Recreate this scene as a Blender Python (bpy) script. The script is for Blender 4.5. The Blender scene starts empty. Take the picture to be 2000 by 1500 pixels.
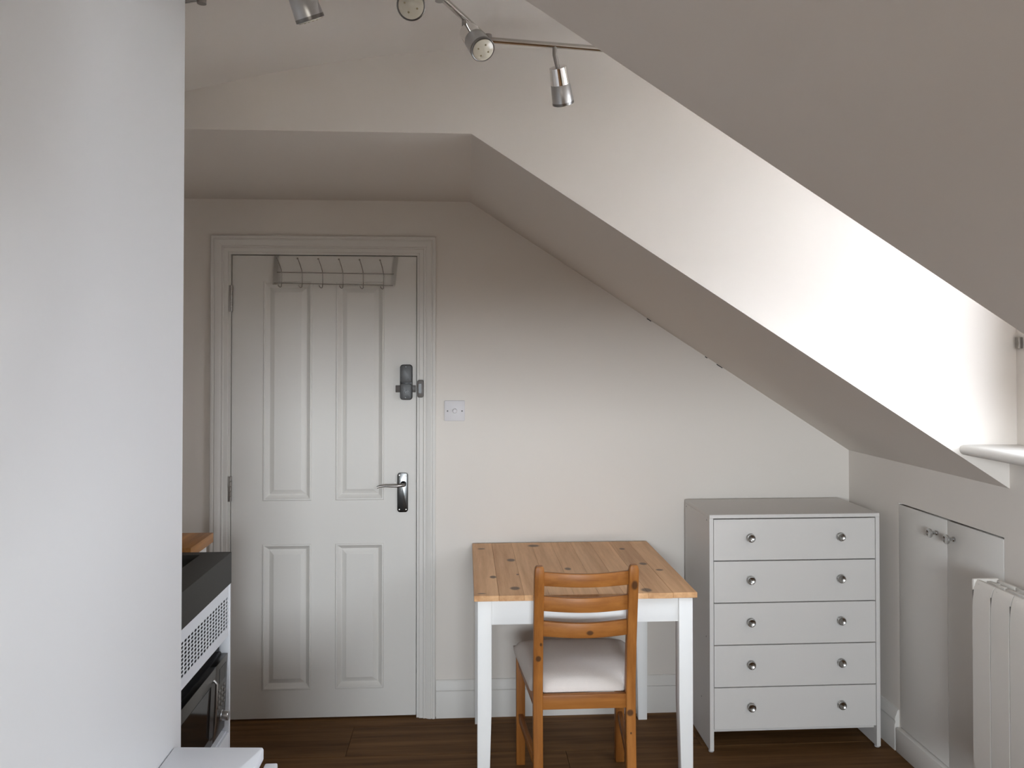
import bpy, bmesh, math, random
from mathutils import Vector, Matrix

random.seed(7)
SC = bpy.context.scene
COL = SC.collection
R = math.radians

# ------------------------------------------------------------------ camera
cam_d = bpy.data.cameras.new('camera')
cam = bpy.data.objects.new('camera', cam_d)
COL.objects.link(cam)
cam.location = (0, 0, 1.515)
cam.rotation_euler = (R(90.8), 0, R(-3.34))
cam_d.sensor_width = 36
cam_d.lens = 36 * 1540 / 2000
cam_d.shift_y = -0.03575
cam_d.clip_start = 0.02
SC.camera = cam

# ------------------------------------------------------------------ daylight (overcast sky over darker ground)
world = bpy.data.worlds.new('overcast_sky')
SC.world = world
world.use_nodes = True
nt = world.node_tree
nt.nodes.clear()
out = nt.nodes.new('ShaderNodeOutputWorld')
bg = nt.nodes.new('ShaderNodeBackground')
tc = nt.nodes.new('ShaderNodeTexCoord')
sep = nt.nodes.new('ShaderNodeSeparateXYZ')
ramp = nt.nodes.new('ShaderNodeValToRGB')
mr = nt.nodes.new('ShaderNodeMapRange')
mr.inputs['From Min'].default_value = -1
nt.links.new(tc.outputs['Generated'], sep.inputs[0])
nt.links.new(sep.outputs['Z'], mr.inputs['Value'])
nt.links.new(mr.outputs[0], ramp.inputs[0])
e = ramp.color_ramp.elements
e[0].position = 0.0
e[0].color = (0.055, 0.049, 0.042, 1)
e[1].position = 1.0
e[1].color = (0.70, 0.78, 0.90, 1)
k = ramp.color_ramp.elements.new(0.485)
k.color = (0.055, 0.049, 0.042, 1)
k = ramp.color_ramp.elements.new(0.505)
k.color = (1.04, 1.10, 1.19, 1)
nt.links.new(ramp.outputs[0], bg.inputs['Color'])
bg.inputs['Strength'].default_value = 10.0
nt.links.new(bg.outputs[0], out.inputs['Surface'])



# portals: guide the sky light through the two windows, give no light themselves
def portal(name, loc, rot, sx, sy):
    pl = bpy.data.lights.new(name, 'AREA')
    pl.shape = 'RECTANGLE'
    pl.size, pl.size_y = sx, sy
    pl.cycles.is_portal = True
    plo = bpy.data.objects.new(name, pl)
    COL.objects.link(plo)
    plo.location, plo.rotation_euler = loc, rot


portal('dormer_portal', (1.80, 1.761, 1.785), (0, R(90), 0), 1.12, 0.85)
portal('gable_portal', (0.02, -1.86, 1.46), (R(90), 0, 0), 1.16, 0.68)

SC.view_settings.view_transform = 'Standard'
SC.view_settings.look = 'None'
SC.view_settings.gamma = 1
SC.view_settings.use_curve_mapping = False
SC.view_settings.exposure = 2.93
SC.cycles.use_denoising = True
SC.cycles.use_adaptive_sampling = False
SC.cycles.max_bounces = 6
SC.cycles.diffuse_bounces = 4
SC.cycles.glossy_bounces = 3
SC.cycles.transmission_bounces = 2
SC.cycles.caustics_reflective = False
SC.cycles.caustics_refractive = False


# ------------------------------------------------------------------ materials
def new_mat(name):
    m = bpy.data.materials.new(name)
    m.use_nodes = True
    n = m.node_tree
    return m, n, n.nodes['Principled BSDF']


def paint(name, col, rough=0.6, bump=0.0, scale=60, var=0.0, spec=0.5, coat=0.0):
    m, n, b = new_mat(name)
    b.inputs['Base Color'].default_value = (*col, 1)
    b.inputs['Roughness'].default_value = rough
    b.inputs['Specular IOR Level'].default_value = spec
    b.inputs['Coat Weight'].default_value = coat
    if bump or var:
        t = n.nodes.new('ShaderNodeTexCoord')
        no = n.nodes.new('ShaderNodeTexNoise')
        no.inputs['Scale'].default_value = scale
        no.inputs['Detail'].default_value = 5
        n.links.new(t.outputs['Object'], no.inputs['Vector'])
        if bump:
            bp = n.nodes.new('ShaderNodeBump')
            bp.inputs['Strength'].default_value = bump
            bp.inputs['Distance'].default_value = 0.002
            n.links.new(no.outputs['Fac'], bp.inputs['Height'])
            n.links.new(bp.outputs[0], b.inputs['Normal'])
        if var:
            n2 = n.nodes.new('ShaderNodeTexNoise')
            n2.inputs['Scale'].default_value = 2.5
            n2.inputs['Detail'].default_value = 4
            n.links.new(t.outputs['Object'], n2.inputs['Vector'])
            mx = n.nodes.new('ShaderNodeMix')
            mx.data_type = 'RGBA'
            mx.inputs['A'].default_value = (*[c * (1 - var) for c in col], 1)
            mx.inputs['B'].default_value = (*[min(1, c * (1 + var)) for c in col], 1)
            n.links.new(n2.outputs['Fac'], mx.inputs['Factor'])
            n.links.new(mx.outputs['Result'], b.inputs['Base Color'])
    return m


def metal(name, col, rough, aniso=0.0):
    m, n, b = new_mat(name)
    b.inputs['Base Color'].default_value = (*col, 1)
    b.inputs['Metallic'].default_value = 1
    b.inputs['Roughness'].default_value = rough
    b.inputs['Anisotropic'].default_value = aniso
    return m


def wood(name, dark, light, axis='Y', fine=40, rough=0.45, knots=(), ref=None, knot_col=(0.05, 0.022, 0.01),
         per_object=0.0, bump=0.12, streak=1.0, spec=0.5):
    """Grain runs along `axis`; knots = (x, y, z, rx, ry, rz) in the space of the empty `ref`."""
    m, n, b = new_mat(name)
    L = n.links.new
    t = n.nodes.new('ShaderNodeTexCoord')
    if ref is not None:
        t.object = ref
    mp = n.nodes.new('ShaderNodeMapping')
    s = {'X': (0.06, 1, 1), 'Y': (1, 0.06, 1), 'Z': (1, 1, 0.06)}[axis]
    mp.inputs['Scale'].default_value = s
    if per_object:
        oi = n.nodes.new('ShaderNodeObjectInfo')
        ad = n.nodes.new('ShaderNodeVectorMath')
        ad.operation = 'MULTIPLY_ADD'
        cv = n.nodes.new('ShaderNodeCombineXYZ')
        for q in range(3):
            L(oi.outputs['Random'], cv.inputs[q])
        L(cv.outputs[0], ad.inputs[0])
        ad.inputs[1].default_value = (13.7, 9.1, 5.3)
        L(t.outputs['Object'], ad.inputs[2])
        L(ad.outputs[0], mp.inputs['Vector'])
    else:
        L(t.outputs['Object'], mp.inputs['Vector'])
    n1 = n.nodes.new('ShaderNodeTexNoise')
    n1.inputs['Scale'].default_value = fine
    n1.inputs['Detail'].default_value = 6
    n1.inputs['Roughness'].default_value = 0.65
    L(mp.outputs[0], n1.inputs['Vector'])
    n2 = n.nodes.new('ShaderNodeTexNoise')
    n2.inputs['Scale'].default_value = fine * 0.22
    n2.inputs['Detail'].default_value = 3
    n2.inputs['Distortion'].default_value = 0.8
    L(mp.outputs[0], n2.inputs['Vector'])
    mix = n.nodes.new('ShaderNodeMath')
    mix.operation = 'MULTIPLY_ADD'
    mix.inputs[1].default_value = 0.55 * streak
    L(n1.outputs['Fac'], mix.inputs[0])
    m2 = n.nodes.new('ShaderNodeMath')
    m2.operation = 'MULTIPLY'
    m2.inputs[1].default_value = 0.5
    L(n2.outputs['Fac'], m2.inputs[0])
    L(m2.outputs[0], mix.inputs[2])
    rp = n.nodes.new('ShaderNodeValToRGB')
    rp.color_ramp.elements[0].position = 0.36
    rp.color_ramp.elements[0].color = (*dark, 1)
    rp.color_ramp.elements[1].position = 0.66
    rp.color_ramp.elements[1].color = (*light, 1)
    L(mix.outputs[0], rp.inputs[0])
    col = rp.outputs[0]
    if per_object:
        hs = n.nodes.new('ShaderNodeHueSaturation')
        mv = n.nodes.new('ShaderNodeMapRange')
        mv.inputs['To Min'].default_value = 1 - per_object
        mv.inputs['To Max'].default_value = 1 + per_object
        L(oi.outputs['Random'], mv.inputs['Value'])
        L(mv.outputs[0], hs.inputs['Value'])
        L(col, hs.inputs['Color'])
        col = hs.outputs[0]
    for (x, y, z, rx, ry, rz) in knots:
        sb = n.nodes.new('ShaderNodeVectorMath')
        sb.operation = 'SUBTRACT'
        sb.inputs[1].default_value = (x, y, z)
        L(t.outputs['Object'], sb.inputs[0])
        dv = n.nodes.new('ShaderNodeVectorMath')
        dv.operation = 'DIVIDE'
        dv.inputs[1].default_value = (rx, ry, rz)
        L(sb.outputs[0], dv.inputs[0])
        ln = n.nodes.new('ShaderNodeVectorMath')
        ln.operation = 'LENGTH'
        L(dv.outputs[0], ln.inputs[0])
        kr = n.nodes.new('ShaderNodeMapRange')
        kr.interpolation_type = 'SMOOTHSTEP'
        kr.inputs['From Min'].default_value = 1.25
        kr.inputs['From Max'].default_value = 0.65
        kr.inputs['To Max'].default_value = 0.85
        L(ln.outputs['Value'], kr.inputs['Value'])
        kx = n.nodes.new('ShaderNodeMix')
        kx.data_type = 'RGBA'
        kx.inputs['B'].default_value = (*knot_col, 1)
        L(kr.outputs[0], kx.inputs['Factor'])
        L(col, kx.inputs['A'])
        col = kx.outputs['Result']
    L(col, b.inputs['Base Color'])
    b.inputs['Roughness'].default_value = rough
    b.inputs['Specular IOR Level'].default_value = spec
    if bump:
        bp = n.nodes.new('ShaderNodeBump')
        bp.inputs['Strength'].default_value = bump
        bp.inputs['Distance'].default_value = 0.001
        L(n1.outputs['Fac'], bp.inputs['Height'])
        L(bp.outputs[0], b.inputs['Normal'])
    return m


M = {}
M['wall'] = paint('wall_paint', (0.72, 0.667, 0.612), 0.8, var=0.012, spec=0.2)
M['gloss'] = paint('gloss_white_paint', (0.68, 0.65, 0.61), 0.5, bump=0.04, scale=30, spec=0.3)
M['panel'] = paint('smooth_partition_paint', (0.73, 0.72, 0.715), 0.55, spec=0.3)
M['laminate'] = paint('white_laminate', (0.66, 0.63, 0.60), 0.5, spec=0.3)
M['tablewhite'] = paint('white_stained_wood', (0.84, 0.83, 0.81), 0.5, bump=0.15, scale=35)
M['plastic'] = paint('white_plastic', (0.66, 0.63, 0.635), 0.45, spec=0.3)
M['radiator'] = paint('radiator_enamel', (0.67, 0.63, 0.58), 0.45, spec=0.35)
M['metalwhite'] = paint('white_powder_coat', (0.80, 0.81, 0.84), 0.4)
M['bouncepale'] = paint('pale_bounce_surface', (0.78, 0.735, 0.68), 0.8, bump=0.2, scale=20)
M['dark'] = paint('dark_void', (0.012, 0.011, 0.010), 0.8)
M['slate'] = paint('dark_grey_composite', (0.046, 0.043, 0.038), 0.6, bump=0.12, scale=160, var=0.08, spec=0.25)
M['black'] = paint('black_plastic', (0.016, 0.015, 0.015), 0.3)
M['blackgloss'] = paint('black_glass', (0.008, 0.007, 0.007), 0.08)
M['micro'] = metal('dark_stainless', (0.15, 0.14, 0.13), 0.32)
M['chrome'] = metal('chrome', (0.80, 0.79, 0.78), 0.07)
M['rail'] = metal('polished_nickel_rail', (0.55, 0.53, 0.50), 0.15)
M['satin'] = metal('satin_nickel', (0.50, 0.50, 0.50), 0.30)
M['steel'] = metal('brushed_steel', (0.36, 0.34, 0.32), 0.28)
M['wire'] = metal('chromed_wire', (0.42, 0.40, 0.38), 0.25)
M['strapmetal'] = metal('plated_strap', (0.62, 0.60, 0.57), 0.45)
M['rim'] = metal('rim_metal', (0.22, 0.21, 0.20), 0.3)
M['pewter'] = metal('dark_pewter', (0.10, 0.10, 0.098), 0.22)
M['lockgrey'] = paint('grey_lock_enamel', (0.075, 0.075, 0.075), 0.4)
M['bronze'] = paint('dark_bronze_enamel', (0.10, 0.085, 0.075), 0.4)
M['knob'] = metal('knob_nickel', (0.55, 0.55, 0.54), 0.2)
M['fabric'] = paint('beige_cotton', (0.72, 0.65, 0.60), 0.9, bump=0.5, scale=500, var=0.04, spec=0.1)
M['lens'] = paint('frosted_lens', (0.62, 0.58, 0.48), 0.18, coat=0.6)
M['led'] = paint('led_chip', (0.30, 0.25, 0.14), 0.4)
M['shadedark'] = paint('brown_grey_groove_shade', (0.10, 0.088, 0.078), 0.7)  # dark tone of the shaded radiator grooves
M['rubber'] = paint('clear_foot', (0.45, 0.43, 0.42), 0.3)


def glazing(name, tint):
    m_, n_, b_ = new_mat(name)
    n_.nodes.remove(b_)
    tr = n_.nodes.new('ShaderNodeBsdfTransparent')
    tr.inputs['Color'].default_value = (*tint, 1)
    gl = n_.nodes.new('ShaderNodeBsdfGlossy')
    gl.inputs['Roughness'].default_value = 0.02
    ms = n_.nodes.new('ShaderNodeMixShader')
    lw = n_.nodes.new('ShaderNodeLayerWeight')
    lw.inputs['Blend'].default_value = 0.5
    pw = n_.nodes.new('ShaderNodeMath')
    pw.operation = 'POWER'
    pw.inputs[1].default_value = 4.0
    n_.links.new(lw.outputs['Facing'], pw.inputs[0])
    sc_ = n_.nodes.new('ShaderNodeMath')
    sc_.operation = 'MULTIPLY_ADD'
    sc_.inputs[1].default_value = 0.95
    sc_.inputs[2].default_value = 0.04
    n_.links.new(pw.outputs[0], sc_.inputs[0])
    n_.links.new(sc_.outputs[0], ms.inputs[0])
    n_.links.new(tr.outputs[0], ms.inputs[1])
    n_.links.new(gl.outputs[0], ms.inputs[2])
    n_.links.new(ms.outputs[0], n_.nodes['Material Output'].inputs['Surface'])
    return m_


M['glass'] = glazing('clear_window_glass', (0.95, 0.965, 0.96))
M['dimglass'] = glazing('dimmed_window_glass', (0.42, 0.425, 0.43))  # tint set dark to hold back the dormer daylight


# ------------------------------------------------------------------ geometry helpers (all take world coordinates)
def root_of(o):
    while o.parent is not None:
        o = o.parent
    return o


def link(name, bm, mat, parent=None, smooth=False, angle=35):
    if parent is not None:
        off = root_of(parent).location
        bmesh.ops.translate(bm, verts=bm.verts, vec=-off)
    bmesh.ops.recalc_face_normals(bm, faces=bm.faces)
    me = bpy.data.meshes.new(name)
    if smooth:
        for f in bm.faces:
            f.smooth = True
        for ed in bm.edges:
            if len(ed.link_faces) == 2 and ed.calc_face_angle(0) > R(angle):
                ed.smooth = False
    bm.to_mesh(me)
    bm.free()
    me.materials.append(M[mat] if isinstance(mat, str) else mat)
    o = bpy.data.objects.new(name, me)
    COL.objects.link(o)
    if parent is not None:
        o.parent = parent
    return o


def dup(o, parent, delta=(0, 0, 0)):
    c = o.copy()
    COL.objects.link(c)
    c.parent = parent
    c.location = Vector(o.location) + Vector(delta)
    return c


def thing(name, loc, label=None, cat=None, group=None, kind=None):
    o = bpy.data.objects.new(name, None)
    o.empty_display_size = 0.1
    COL.objects.link(o)
    o.location = loc
    return tag(o, label, cat, group, kind)


def tag(o, label=None, cat=None, group=None, kind=None):
    if label:
        o['label'] = label
    if cat:
        o['category'] = cat
    if group:
        o['group'] = group
    if kind:
        o['kind'] = kind
    return o


def bm_box(x0, x1, y0, y1, z0, z1, bevel=0.0, seg=2, bm=None):
    own = bm is None
    if own:
        bm = bmesh.new()
    r = bmesh.ops.create_cube(bm, size=1.0)
    for v in r['verts']:
        v.co = Vector(((x0 + x1) / 2 + v.co.x * (x1 - x0), (y0 + y1) / 2 + v.co.y * (y1 - y0),
                       (z0 + z1) / 2 + v.co.z * (z1 - z0)))
    if bevel:
        vs = set(r['verts'])
        es = [ed for ed in bm.edges if ed.verts[0] in vs and ed.verts[1] in vs]
        bmesh.ops.bevel(bm, geom=es, offset=bevel, segments=seg, profile=0.5, affect='EDGES')
    return bm


def box(name, x0, x1, y0, y1, z0, z1, mat, parent=None, bevel=0.0, seg=2):
    return link(name, bm_box(x0, x1, y0, y1, z0, z1, bevel, seg), mat, parent, smooth=bool(bevel))


def bm_prism(pts, axis, a0, a1):
    """Polygon pts extruded along axis: 'Y' pts are (x,z); 'X' pts are (y,z); 'Z' pts are (x,y)."""
    bm = bmesh.new()

    def at(p, a):
        return {'Y': (p[0], a, p[1]), 'X': (a, p[0], p[1]), 'Z': (p[0], p[1], a)}[axis]
    A = [bm.verts.new(at(p, a0)) for p in pts]
    B = [bm.verts.new(at(p, a1)) for p in pts]
    bm.faces.new(A)
    bm.faces.new(B[::-1])
    n_ = len(pts)
    for i in range(n_):
        j = (i + 1) % n_
        bm.faces.new((A[i], B[i], B[j], A[j]))
    return bm


def prism(name, pts, axis, a0, a1, mat, parent=None, smooth=False, angle=35, bevel=0):
    bm = bm_prism(pts, axis, a0, a1)
    if bevel:
        bmesh.ops.recalc_face_normals(bm, faces=bm.faces)
        es = [ed for ed in bm.edges if ed.calc_face_angle(0) > R(40)]
        bmesh.ops.bevel(bm, geom=es, offset=bevel, segments=2, profile=0.5, affect='EDGES')
        smooth = True
    return link(name, bm, mat, parent, smooth, angle)


def bm_tube(pts, r, seg=10, bm=None, r_end=None):
    if bm is None:
        bm = bmesh.new()
    pts = [Vector(p) for p in pts]
    rings = []
    up = None
    for i, p in enumerate(pts):
        d = (pts[min(i + 1, len(pts) - 1)] - pts[max(i - 1, 0)]).normalized()
        if up is None:
            up = d.orthogonal().normalized()
        else:
            up = (up - d * up.dot(d)).normalized()
        s = d.cross(up)
        rr = r if r_end is None else r + (r_end - r) * i / (len(pts) - 1)
        rings.append([bm.verts.new(p + (up * math.cos(a) + s * math.sin(a)) * rr)
                      for a in [2 * math.pi * q / seg for q in range(seg)]])
    for a, c in zip(rings, rings[1:]):
        for q in range(seg):
            bm.faces.new((a[q], a[(q + 1) % seg], c[(q + 1) % seg], c[q]))
    bm.faces.new(rings[0][::-1])
    bm.faces.new(rings[-1])
    return bm


def tube(name, pts, r, mat, parent=None, seg=10, r_end=None):
    return link(name, bm_tube(pts, r, seg, r_end=r_end), mat, parent, smooth=True, angle=50)


def bm_lathe(profile, origin, axis, seg=24):
    """profile = (distance along axis, radius); closed at radius 0 ends."""
    bm = bmesh.new()
    axis = Vector(axis).normalized()
    u = axis.orthogonal().normalized()
    w = axis.cross(u)
    o = Vector(origin)
    rings = []
    for (d, r) in profile:
        if r <= 1e-6:
            rings.append([bm.verts.new(o + axis * d)])
        else:
            rings.append([bm.verts.new(o + axis * d + (u * math.cos(a) + w * math.sin(a)) * r)
                          for a in [2 * math.pi * q / seg for q in range(seg)]])
    for a, c in zip(rings, rings[1:]):
        for q in range(seg):
            q2 = (q + 1) % seg
            if len(a) == 1 and len(c) == 1:
                continue
            if len(a) == 1:
                bm.faces.new((a[0], c[q], c[q2]))
            elif len(c) == 1:
                bm.faces.new((a[q], a[q2], c[0]))
            else:
                bm.faces.new((a[q], a[q2], c[q2], c[q]))
    return bm


def lathe(name, profile, origin, axis, mat, parent=None, seg=24, angle=40):
    return link(name, bm_lathe(profile, origin, axis, seg), mat, parent, smooth=True, angle=angle)


def rounded_rect(x0, x1, z0, z1, r, seg=6):
    pts = []
    for cx, cz, a0 in ((x1 - r, z1 - r, 0), (x0 + r, z1 - r, 90), (x0 + r, z0 + r, 180), (x1 - r, z0 + r, 270)):
        for q in range(seg + 1):
            a = R(a0 + 90 * q / seg)
            pts.append((cx + r * math.cos(a), cz + r * math.sin(a)))
    return pts


# ================================================================== THE SETTING
XK = 1.675            # knee wall
YB = 3.37             # back wall
YC = 2.345            # far dormer cheek
YN = 1.34             # near dormer edge
ZF = 2.185            # low flat ceiling
XS = 0.015            # where the slope begins
ZK = 1.113            # slope meets knee wall
XL = -1.50            # left wall
YR = -1.70            # wall behind the camera

# floor slab with single laminate planks on it
floor_mat = wood('oak_laminate', (0.062, 0.028, 0.010), (0.205, 0.103, 0.040), 'X', fine=34, rough=0.6, spec=.12,
                 per_object=0.16, bump=0.08)
floor = box('floor', XL - .12, XK + .12, YR - .12, YB + .12, -0.08, -0.008, floor_mat)
tag(floor, kind='structure')
W_PL, L_PL = 0.242, 1.38
row = 0
y1 = 3.295 + W_PL
joint = [0.10, -0.457, 0.386, -0.05, -0.80, 0.25, -0.55, 0.05, -0.9, 0.4, -0.3, 0.2]
while y1 > 0.75:
    y0 = y1 - W_PL
    ya, yb = y0 + 0.0007, min(y1, YB + 0.03) - 0.0007
    cuts = [XL - 0.02]
    x = joint[row % len(joint)] - 2 * L_PL
    while x < XK + 0.02:
        if x > XL + 0.05:
            cuts.append(x)
        x += L_PL
    cuts.append(XK + 0.02)
    for xa, xb in zip(cuts, cuts[1:]):
        box('plank', xa + 0.0007, xb - 0.0007, ya, yb, -0.0079, 0.0, floor_mat, floor, bevel=0.0009, seg=1)
    y1 = y0
    row += 1
box('plank', XL - .02, XK + .02, YR - .05, y1 - 0.001, -0.0079, 0.0, floor_mat, floor)

# back wall with the door opening
DX0, DX1, DZ = -1.000, -0.192, 1.966
tag(prism('wall_back', [(XL - .12, -.05), (DX0, -.05), (DX0, DZ), (DX1, DZ), (DX1, -.05), (XK + .12, -.05), (XK + .12, 2.3),
                        (XL - .12, 2.3)], 'Y', YB, YB + .12, 'wall'), kind='structure')
tag(box('wall_left', XL - .12, XL, YR - .12, YB + .12, -.05, 2.6, 'wall'), kind='structure')
# wall behind the camera, with the gable window
GX0, GX1, GZ0, GZ1 = -.56, .60, 1.12, 1.80
bm = bmesh.new()
o_ = [bm.verts.new((x, YR, z)) for x, z in ((XL - .12, -.05), (XK + .12, -.05), (XK + .12, 2.6), (XL - .12, 2.6))]
i_ = [bm.verts.new((x, YR, z)) for x, z in ((GX0, GZ0), (GX1, GZ0), (GX1, GZ1), (GX0, GZ1))]
fs = [bm.faces.new((o_[q], o_[(q + 1) % 4], i_[(q + 1) % 4], i_[q])) for q in range(4)]
ex = bmesh.ops.extrude_face_region(bm, geom=fs)
bmesh.ops.translate(bm, verts=[v for v in ex['geom'] if isinstance(v, bmesh.types.BMVert)], vec=(0, -.14, 0))
tag(link('wall_rear', bm, 'wall'), kind='structure')
# knee wall, cut for the eaves cupboard, raised under the dormer window
CY0, CY1, CZ1 = 2.372, 2.972, 0.956
tag(prism('wall_right', [(YR - .12, -.05), (CY0, -.05), (CY0, CZ1), (CY1, CZ1), (CY1, -.05), (YB + .12, -.05), (YB + .12, ZK + .03),
                         (YC + .005, ZK + .03), (YC + .005, 1.218), (YN, 1.218), (YN, ZK + .03), (YR - .12, ZK + .03)],
          'X', XK, XK + .12, 'wall'), kind='structure')
# far part: low flat ceiling running into the roof slope
prof = [(XL - .12, ZF), (XS, ZF), (XK, ZK), (XK + .14, ZK - .09), (XK + .14, ZK + .15), (XS + .05, ZF + .16), (XL - .12, ZF + .16)]
tag(prism('ceiling_far', prof, 'Y', YC + .006, YB + .12, 'wall'), kind='structure')
# dormer cheek above it
tag(prism('wall_dormer', [(XL - .12, ZF), (XS, ZF), (XK, ZK), (XK + .14, ZK), (XK + .14, 2.7), (XL - .12, 2.7)], 'Y',
          YC, YC + .006, 'wall'), kind='structure')
# near part of the roof
prof = [(XL - .12, ZF), (XS, ZF), (XK, ZK), (XK + .14, ZK - .09), (XK + .14, 2.7), (XL - .12, 2.7)]
tag(prism('ceiling_near', prof, 'Y', YR - .12, YN, 'wall'), kind='structure')
# dormer ceiling, bowed down to the left
bow = [(XL - .12, 2.16), (-1.25, 2.205), (-1.03, 2.249), (-0.8225, 2.2945), (-0.715, 2.321), (-0.6178, 2.344), (-0.48, 2.373),
       (-0.349, 2.397), (-0.26, 2.411), (-0.168, 2.422), (-0.05, 2.433), (0.0757, 2.440), (0.22, 2.445), (0.3694, 2.447), (1.81, 2.447)]
tag(prism('ceiling_dormer', bow + [(1.81, 2.62), (XL - .12, 2.62)], 'Y', YN - .02, YC + .004, 'wall', smooth=True, angle=30),
    kind='structure')
# thin settlement cracks where the slope meets the back wall
for i, (x, z, l) in enumerate([(0.790, 1.683, .022), (1.041, 1.5205, .012), (1.100, 1.4825, .030)]):
    bm = bm_box(-l / 2, l / 2, -.0012, .0012, -.0015, .0015)
    bmesh.ops.rotate(bm, verts=bm.verts, cent=(0, 0, 0), matrix=Matrix.Rotation(R(32.9), 3, 'Y'))
    bmesh.ops.translate(bm, verts=bm.verts, vec=(x, YB - .001, ZF - .6458 * (x - XS) - .003))
    link('crack', bm, M['dark'], bpy.data.objects['wall_back'])

# smooth white partition beside the camera
tag(prism('wall_partition', [(.15, -.01), (1.715, -.01), (1.715, 2.42), (YN + .005, 2.42), (YN + .005, ZF + .005), (.15, ZF + .005)],
          'X', -.715, -.60, 'panel', bevel=0.002), kind='structure')

# dormer window
win = thing('window_1', (1.74, 1.84, 1.218), 'white framed dormer window in the right slope', None, kind='structure')
wy0, wy1, wz0, wz1 = YN + .002, YC - .165, 1.228, 2.34
X0, X1 = 1.712, 1.772
box('frame_jamb', X0, X1, wy1 - .045, wy1, wz0, wz1, 'gloss', win, .003)
box('frame_jamb', X0, X1, wy0, wy0 + .045, wz0, wz1, 'gloss', win, .003)
box('frame_head', X0, X1, wy0 + .045, wy1 - .045, wz1 - .040, wz1, 'gloss', win, .003)
box('frame_bottom', X0, X1, wy0 + .045, wy1 - .045, wz0, wz0 + .03, 'gloss', win, .003)
ym = (wy0 + wy1) / 2
box('mullion', X0, X1, ym - .025, ym + .025, wz0 + .03, wz1 - .040, 'gloss', win, .003)
for a, c in ((wy0 + .045, ym - .025), (ym + .025, wy1 - .045)):
    box('pane', X0 + .022, X0 + .026, a, c, wz0 + .03, wz1 - .040, 'dimglass', win)
box('stay_bracket', 1.688, 1.700, YC - .030, YC - .012, 1.545, 1.58, 'steel', win, .002)
tag(box('wall_window_side', 1.700, XK + .14, wy1 + .0005, YC + .004, 1.2185, wz1, 'wall'), kind='structure')
tag(box('wall_window_head', 1.70, XK + .14, wy0 - .02, YC + .004, wz1, 2.5, 'wall'), kind='structure')
gwin = thing('window_2', (.05, YR, GZ0), 'white framed gable window behind the camera', None, kind='structure')
ga, gb = YR - .11, YR - .05
box('frame_jamb', GX0, GX0 + .05, ga, gb, GZ0, GZ1, 'gloss', gwin, .003)
box('frame_jamb', GX1 - .05, GX1, ga, gb, GZ0, GZ1, 'gloss', gwin, .003)
box('frame_head', GX0 + .05, GX1 - .05, ga, gb, GZ1 - .05, GZ1, 'gloss', gwin, .003)
box('frame_bottom', GX0 + .05, GX1 - .05, ga, gb, GZ0, GZ0 + .05, 'gloss', gwin, .003)
box('pane', GX0 + .05, GX1 - .05, ga + .028, ga + .032, GZ0 + .05, GZ1 - .05, 'glass', gwin)
# added pale slab, out of view, bouncing sky light onto the dormer ceiling
tag(box('bounce_slab', XK + .125, 10.0, -5.0, 8.0, 1.02, 1.10, 'bouncepale'), kind='structure')
# window board with a rounded nose
nose = [(1.76, 1.2185), (1.76, 1.2495)] + [(1.531 + .0155 * math.cos(a), 1.234 + .0155 * math.sin(a))
                                         for a in [R(90 + 180 * q / 10) for q in range(11)]]
tag(prism('trim_1', nose, 'Y', YN + .001, YC - .001, 'gloss', smooth=True, angle=50), kind='structure')


# skirting boards
def skirting(name, p0, p1, inward):
    """Stepped profile swept from p0 to p1 along the wall; inward = unit vector into the room."""
    prof_ = [(0, 0), (.019, 0), (.019, .098), (.016, .106), (.016, .112), (.0185, .116), (.0165, .128), (.011, .139), (.009, .148),
             (.005, .154), (0, .156)]
    bm = bmesh.new()
    rings = []
    for p in (p0, p1):
        rings.append([bm.verts.new((p[0] + inward[0] * d, p[1] + inward[1] * d, z)) for d, z in prof_])
    for i in range(len(prof_) - 1):
        bm.faces.new((rings[0][i], rings[0][i + 1], rings[1][i + 1], rings[1][i]))
    bm.faces.new(rings[0])
    bm.faces.new(rings[1][::-1])
    return tag(link(name, bm, 'gloss', smooth=True, angle=25), kind='structure')


skirting('baseboard_back', (-.125, YB), (XK - .019, YB), (0, -1))
skirting('baseboard_right', (XK, YB), (XK, CY1 + .006), (-1, 0))
skirting('baseboard_left', (XL, YB), (XL, 2.84), (1, 0))
skirting('baseboard_kneewall', (XK, 2.366), (XK, YR), (-1, 0))

# ------------------------------------------------------------------ eaves cupboard in the knee wall
cup = thing('eaves_cupboard', (XK, 2.67, 0), 'flush white eaves cupboard with two plain doors beside the radiator', 'cupboard')
box('carcass', XK + .03, XK + .12, CY0 + .001, CY1 - .001, 0.0, CZ1 - .001, 'dark', cup)
box('plinth', XK - .019, XK + .028, CY0 + .002, CY1 - .001, 0.0, 0.092, 'gloss', cup, .003)
knob_prof = [(0, 0), (0, .0085), (.004, .0085), (.006, .006), (.013, .006), (.016, .010), (.019, .0155), (.022, .0165), (.025, .0155),
             (.0255, .013), (.0225, .008), (.0215, 0)]
ysplit = 2.663
for i, (a, c, ky) in enumerate(((ysplit + .0012, CY1 - .002, 2.722), (CY0 + .002, ysplit - .0012, 2.624))):
    d = box('door', XK - .001, XK + .017, a, c, .0945, CZ1 - .0055, 'gloss', cup, .0015)
    lathe('knob', [(q * 1.25, r) for q, r in knob_prof], (XK - .001, ky, .894), (-1, 0, 0), 'knob', d)

# ------------------------------------------------------------------ door
door = thing('door_1', (-.596, YB, 0), 'white four-panel door in a moulded frame', None, kind='structure')
LX0, LX1, LZ0, LZ1, LY = -0.9815, -0.2105, 0.008, 1.9485, 3.374
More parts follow.
